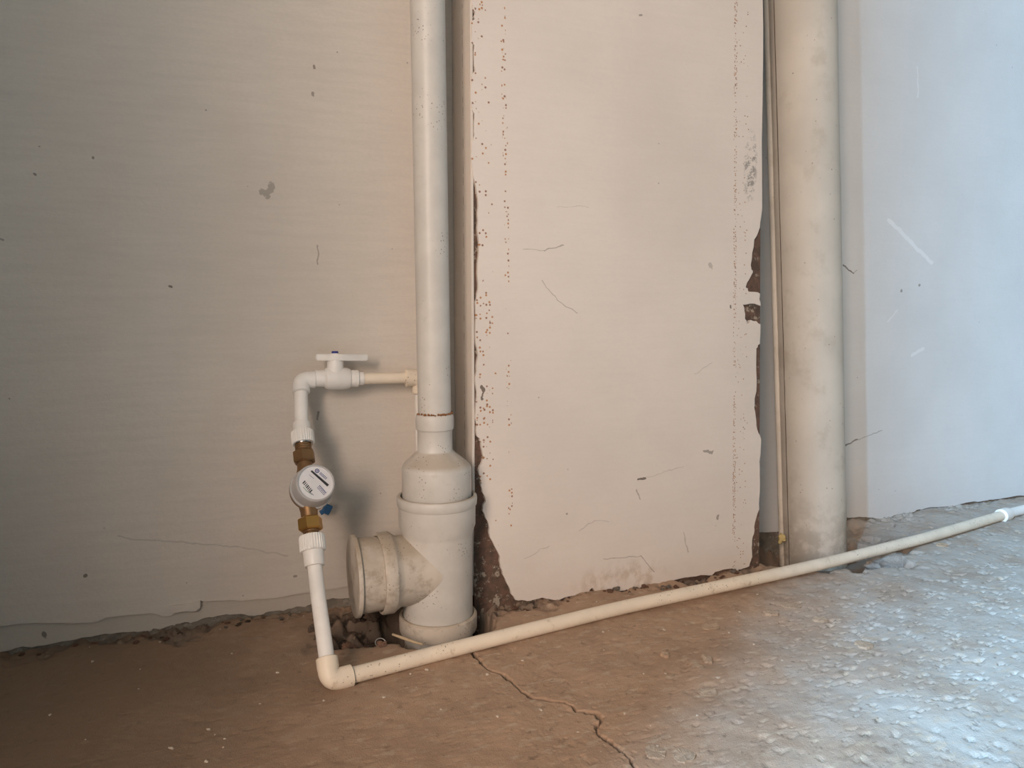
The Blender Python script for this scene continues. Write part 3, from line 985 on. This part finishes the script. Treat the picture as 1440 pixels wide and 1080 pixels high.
lo_ = [bm.verts.new(HM @ Vector((x, y, -0.0052))) for x, y in outline]
hi_ = [bm.verts.new(HM @ Vector((x, y, 0.0052))) for x, y in outline]
bm.faces.new(lo_[::-1])
bm.faces.new(hi_)
for i in range(len(outline)):
    j = (i + 1) % len(outline)
    bm.faces.new((lo_[i], lo_[j], hi_[j], hi_[i]))
bmesh.ops.bevel(bm, geom=[e for e in bm.edges if abs((e.verts[0].co - e.verts[1].co).normalized().z) < 0.5], offset=0.0014, segments=2, affect='EDGES')
lv = obj('lever', bm, m_pp, bv, 40)
obj('lever_hub', lathe([(0.0088, 0.036), (0.0082, 0.0415), (0.0072, 0.0432), (0.0, 0.0434)], VS, 32), m_pp, bv, 35)
o = obj('screw_cap', lathe([(0.0056, 0.0425), (0.0056, 0.0452), (0.0048, 0.0464), (0.0, 0.0466)], VS, 24), m_blue, bv, 35)
o['label'] = 'dark blue screw cap'

# ------------------------------------------------------------------ branch pipe from the valve behind the stack
bp = thing('branch_pipe', 'short stained pipe from the valve running behind the grey drain riser', 'pipe', (0.30, VY + 0.003, 0.40))
e3 = Vector((0.3310, VY + 0.003, 0.4045))
obj('pipe_run', tube([(0.226, VY, 0.4068), (0.262, VY + 0.001, 0.4060), (0.31, VY + 0.003, 0.4050)], 0.0096, 24), m_ppd, bp, 60)
elbow((0.2, VY + 0.003, 0.4075), e3, e3 + Vector((0, 0, -1)), R, 0.0155, 0.012, bp, m_ppd)
obj('drop_pipe', tube([e3 + Vector((0, 0, -0.02)), (0.3312, VY + 0.003, 0.25), (0.3312, VY + 0.003, -0.06)], 0.0112, 24), m_pp, bp, 60)


# ------------------------------------------------------------------ rubble, chips, litter
def lump_mesh(seed, rough=0.28, sub=3, flat=1.0):
    rnd = random.Random(seed)
    bm = bmesh.new()
    bmesh.ops.create_icosphere(bm, subdivisions=sub, radius=1.0)
    off = Vector((rnd.uniform(0, 50), rnd.uniform(0, 50), rnd.uniform(0, 50)))
    from mathutils import noise
    planes = [(Vector((rnd.gauss(0, 1), rnd.gauss(0, 1), rnd.gauss(0, 1))).normalized(), rnd.uniform(0.55, 0.85)) for _ in range(9)]
    for v in bm.verts:
        p = v.co.copy()
        for n, d in planes:
            k = p.dot(n)
            if k > d:
                p -= n * (k - d) * 0.9
        p *= 1 + rough * (noise.noise(p * 1.4 + off)) + 0.24 * noise.noise(p * 3.3 + off) + 0.15 * noise.noise(p * 8 + off)
        p.z *= flat
        v.co = p
    return bm


def make_lump(name, seed, size, loc, mat, label, cat, group=None, flat=0.7, rough=0.35, rz=None, sub=3, aspect=1.0):
    bm = lump_mesh(seed, rough, sub, flat)
    rnd = random.Random(seed + 99)
    m4 = Matrix.Rotation(rnd.uniform(0, 6.28) if rz is None else rz, 4, 'Z') @ Matrix.Diagonal((size * aspect, size, size, 1))
    bm.transform(m4)
    o = obj(name, bm, mat, None, 50)
    o.location = loc
    tag(o, label, cat, group)
    return o


rnd = random.Random(21)
LUMPS = [(0.155, 1.235, 0.017), (0.185, 1.215, 0.022), (0.215, 1.20, 0.016), (0.19, 1.265, 0.020), (0.225, 1.25, 0.018), (0.165, 1.195, 0.012), (0.205, 1.178, 0.014),
         (0.205, 1.192, 0.017), (0.235, 1.215, 0.020), (0.15, 1.29, 0.013), (0.148, 1.27, 0.015), (0.168, 1.295, 0.018), (0.205, 1.30, 0.016), (0.24, 1.30, 0.02),
         (0.135, 1.215, 0.010), (0.175, 1.165, 0.010), (0.14, 1.20, 0.010), (0.225, 1.15, 0.010), (0.13, 1.25, 0.011), (0.20, 1.235, 0.014)]
for i, (x, y, s) in enumerate(LUMPS):
    make_lump('mortar_lump', 100 + i, s, (x, y, floor_z(x, y) + s * 0.02), m_red if i in (5, 6, 15, 17) else m_mortar,
              'rough brown mortar lump in the broken hollow left of the drain stack', 'rubble', 'mortar lumps in the hollow by the drain stack', 0.6, 0.5, sub=4)
make_lump('mortar_heap', 400, 0.040, (1.335, 1.205, -0.030), m_greylump, 'grey rounded mortar heap under the pipe, right of the cream pipe foot', 'rubble', None, 0.75, 0.12, 0.15, 4, 2.0)
make_lump('foam_blob', 401, 0.0085, (1.150, 1.330, 0.018), m_yellow, 'small yellow foam blob at the left foot of the cream pipe', 'foam', None, 1.4, 0.5, 0.2)
make_lump('plaster_chip', 402, 0.0062, (0.190, 1.232, floor_z(0.19, 1.232) + 0.019), m_face, 'bright white chip lying on rubble between the riser and the stack', 'chip', None, 0.7)
o = obj('wood_splinter', tube([(0.2475, 1.183, 0.002), (0.2600, 1.1665, 0.001), (0.2760, 1.1440, 0.000), (0.284, 1.132, 0.001)], [0.0018, 0.0024, 0.0020, 0.0016], 8), m_wood)
tag(o, 'pale wooden splinter leaning at the foot of the drain stack', 'splinter')
bm = bmesh.new()
ring = [Vector((0.238 + 0.0085 * math.cos(a), 1.237 + 0.0085 * math.sin(a), floor_z(0.238, 1.237) + 0.024 + 0.004 * math.sin(a))) for a in [2 * math.pi * i / 24 for i in range(25)]]
add_tube(bm, ring, 0.0008, 8, False)
o = obj('plastic_ring', bm, m_pp)
tag(o, 'thin pale plastic ring lying in the dark hollow under the tee cap', 'ring')

CR = [(-0.1224, 1.1967), (0.0038, 1.2102), (-0.028, 0.9976), (-0.0204, 0.9842), (-0.0089, 0.9678), (-0.0107, 0.9487), (-0.0297, 0.9215), (-0.2208, 1.1024), (0.1224, 1.3226), (-0.1193, 1.1373), (0.0358, 1.0406), (0.2425, 1.0404), (0.4589, 1.0702), (0.5809, 1.0718), (0.6686, 1.0441), (0.5696, 1.0702), (0.538, 1.0077), (0.587, 0.9105), (0.4778, 0.7563), (0.4025, 0.8184), (0.4628, 0.9312), (0.3458, 1.0008), (0.4778, 0.8361), (0.7644, 1.0013), (0.9257, 1.0868), (0.8328, 1.0632), (0.5562, 0.92), (0.3792, 0.8834), (0.3208, 0.8871), (0.1928, 0.9844), (0.2672, 1.0425), (0.1166, 1.0136), (0.0644, 1.1203), (-0.191, 1.2495), (-0.1013, 1.2852), (-0.012, 1.3083), (-0.1688, 1.0225), (-0.0701, 0.9683), (0.773, 0.9496), (0.7732, 0.8844), (0.6502, 0.8726), (0.5609, 0.7949), (0.4101, 1.0237), (0.257, 0.9303), (0.9138, 1.1172), (0.55, 1.215), (0.62, 1.19), (0.70, 1.21), (0.585, 1.20), (0.80, 1.215), (0.87, 1.20)]
crumb = [lump_mesh(500 + k, 0.5, 2, 0.6) for k in range(5)]
cm = []
for bm in crumb:
    bmesh.ops.recalc_face_normals(bm, faces=bm.faces[:])
    me = bpy.data.meshes.new('crumb')
    bm.to_mesh(me)
    bm.free()
    me.materials.append(m_chip)
    cm.append(me)
for i, (x, y) in enumerate(CR):
    s = rnd.uniform(0.0011, 0.0026)
    o = bpy.data.objects.new('plaster_crumb', cm[i % 5])
    COL.objects.link(o)
    o.location = (x, y, floor_z(x, y) + s * 0.4)
    o.scale = (s * rnd.uniform(0.9, 1.6), s, s)
    o.rotation_euler = (0, 0, rnd.uniform(0, 6))
    tag(o, 'tiny pale plaster crumb on the brown dusty floor', 'crumb', 'plaster crumbs scattered on the floor')


bits = []
for k in range(5):
    bm = lump_mesh(600 + k, 0.5, 2, 0.7)
    bmesh.ops.recalc_face_normals(bm, faces=bm.faces[:])
    me = bpy.data.meshes.new('mortar_bit')
    bm.to_mesh(me)
    bm.free()
    me.materials.append((m_flake, m_red, m_base, m_red, m_mortar)[k])
    bits.append(me)
for i in range(135):
    if i >= 95:
        x, y = rnd.uniform(0.13, 0.29), rnd.uniform(1.15, 1.30)
        lb, gp = 'little crumb of mortar among the lumps in the hollow by the drain stack', 'mortar crumbs in the hollow by the drain stack'
    elif i < 50:
        x = rnd.uniform(0.44, 1.0)
        y = 1.236 - abs(rnd.gauss(0, 0.016))
        lb, gp = 'little crumbled mortar bit along the foot of the pillar', 'mortar bits along the foot of the pillar'
    else:
        x = rnd.uniform(-0.30, 0.20)
        y = 1.338 - abs(rnd.gauss(0, 0.018))
        lb, gp = 'little crumbled mortar bit along the foot of the left wall', 'mortar bits along the foot of the left wall'
    s = rnd.uniform(0.0018, 0.0065) * (0.8 if i % 3 else 1.1)
    o = bpy.data.objects.new('mortar_bit', bits[i % 5])
    COL.objects.link(o)
    o.location = (x, y, floor_z(x, y) + s * 0.25)
    o.scale = (s * rnd.uniform(0.9, 1.7), s, s)
    o.rotation_euler = (0, 0, rnd.uniform(0, 6))
    tag(o, lb, 'rubble', gp)


def flake_mesh(seed, sx, sy, t):
    rnd = random.Random(seed)
    pts = [(math.cos(a) * sx * rnd.uniform(0.75, 1.1), math.sin(a) * sy * rnd.uniform(0.75, 1.1)) for a in [2 * math.pi * i / 10 for i in range(10)]]
    pts = jag(pts + [pts[0]], 0.003, 2, seed)[:-1]
    bm = bmesh.new()
    lo_ = [bm.verts.new((x, y, -0.004)) for x, y in pts]
    hi_ = [bm.verts.new((x * 0.93, y * 0.93, t + rnd.uniform(-0.0006, 0.0006))) for x, y in pts]
    c = bm.verts.new((0, 0, t * 1.2))
    n = len(pts)
    for i in range(n):
        j = (i + 1) % n
        bm.faces.new((lo_[i], lo_[j], hi_[j], hi_[i]))
        bm.faces.new((hi_[i], hi_[j], c))
    bm.faces.new(lo_[::-1])
    return bm


FL = [(0.7496, 1.0311, 0.020, 0.012, 'flat pale plaster flake alone on the brown floor right of the crack'),
      (0.6193, 0.9636, 0.007, 0.009, 'small angular pale flake standing proud, between the crack and the lit floor'),
      (0.6691, 0.9268, 0.008, 0.013, 'upright oval tan flake near the edge of the lit floor'),
      (0.6117, 0.842, 0.017, 0.012, 'wide worn tan flake by the lower edge of the daylight'),
      (0.4675, 0.7445, 0.014, 0.015, 'round tan flake at the bottom of the photo, nearer the crack'),
      (0.4958, 0.7274, 0.016, 0.014, 'tan flake at the bottom of the photo, nearer the lit floor'),
      (0.9407, 1.056, 0.026, 0.016, 'large flat oval flake in front of the cream pipe foot'),
      (0.8806, 1.0381, 0.016, 0.010, 'smaller flat flake left of the large oval one before the cream pipe'),
      (0.9411, 0.9888, 0.016, 0.010, 'raised flake at the edge of the daylight in front of the cream pipe'),
      (1.5706, 1.194, 0.030, 0.018, 'flat grey flake on the lit floor beside the far end of the pipe'),
      (1.4826, 1.2058, 0.014, 0.012, 'little cream flake close beside the floor pipe on the lit floor'),
      (0.9333, 0.8854, 0.014, 0.016, 'tilted flake with a dark upper edge in the middle of the lit floor')]
for i, (x, y, sx, sy, lb) in enumerate(FL):
    o = obj('plaster_flake', flake_mesh(700 + i, sx, sy, 0.0012 if i in (3, 4, 5, 6) else 0.0026), m_flake, None, 30)
    o.location = (x, y, floor_z(x, y) + 0.001)
    o.rotation_euler = (rnd.uniform(-0.05, 0.05), rnd.uniform(-0.05, 0.05), -0.2)
    tag(o, lb, 'flake', 'flat plaster flakes on the floor')
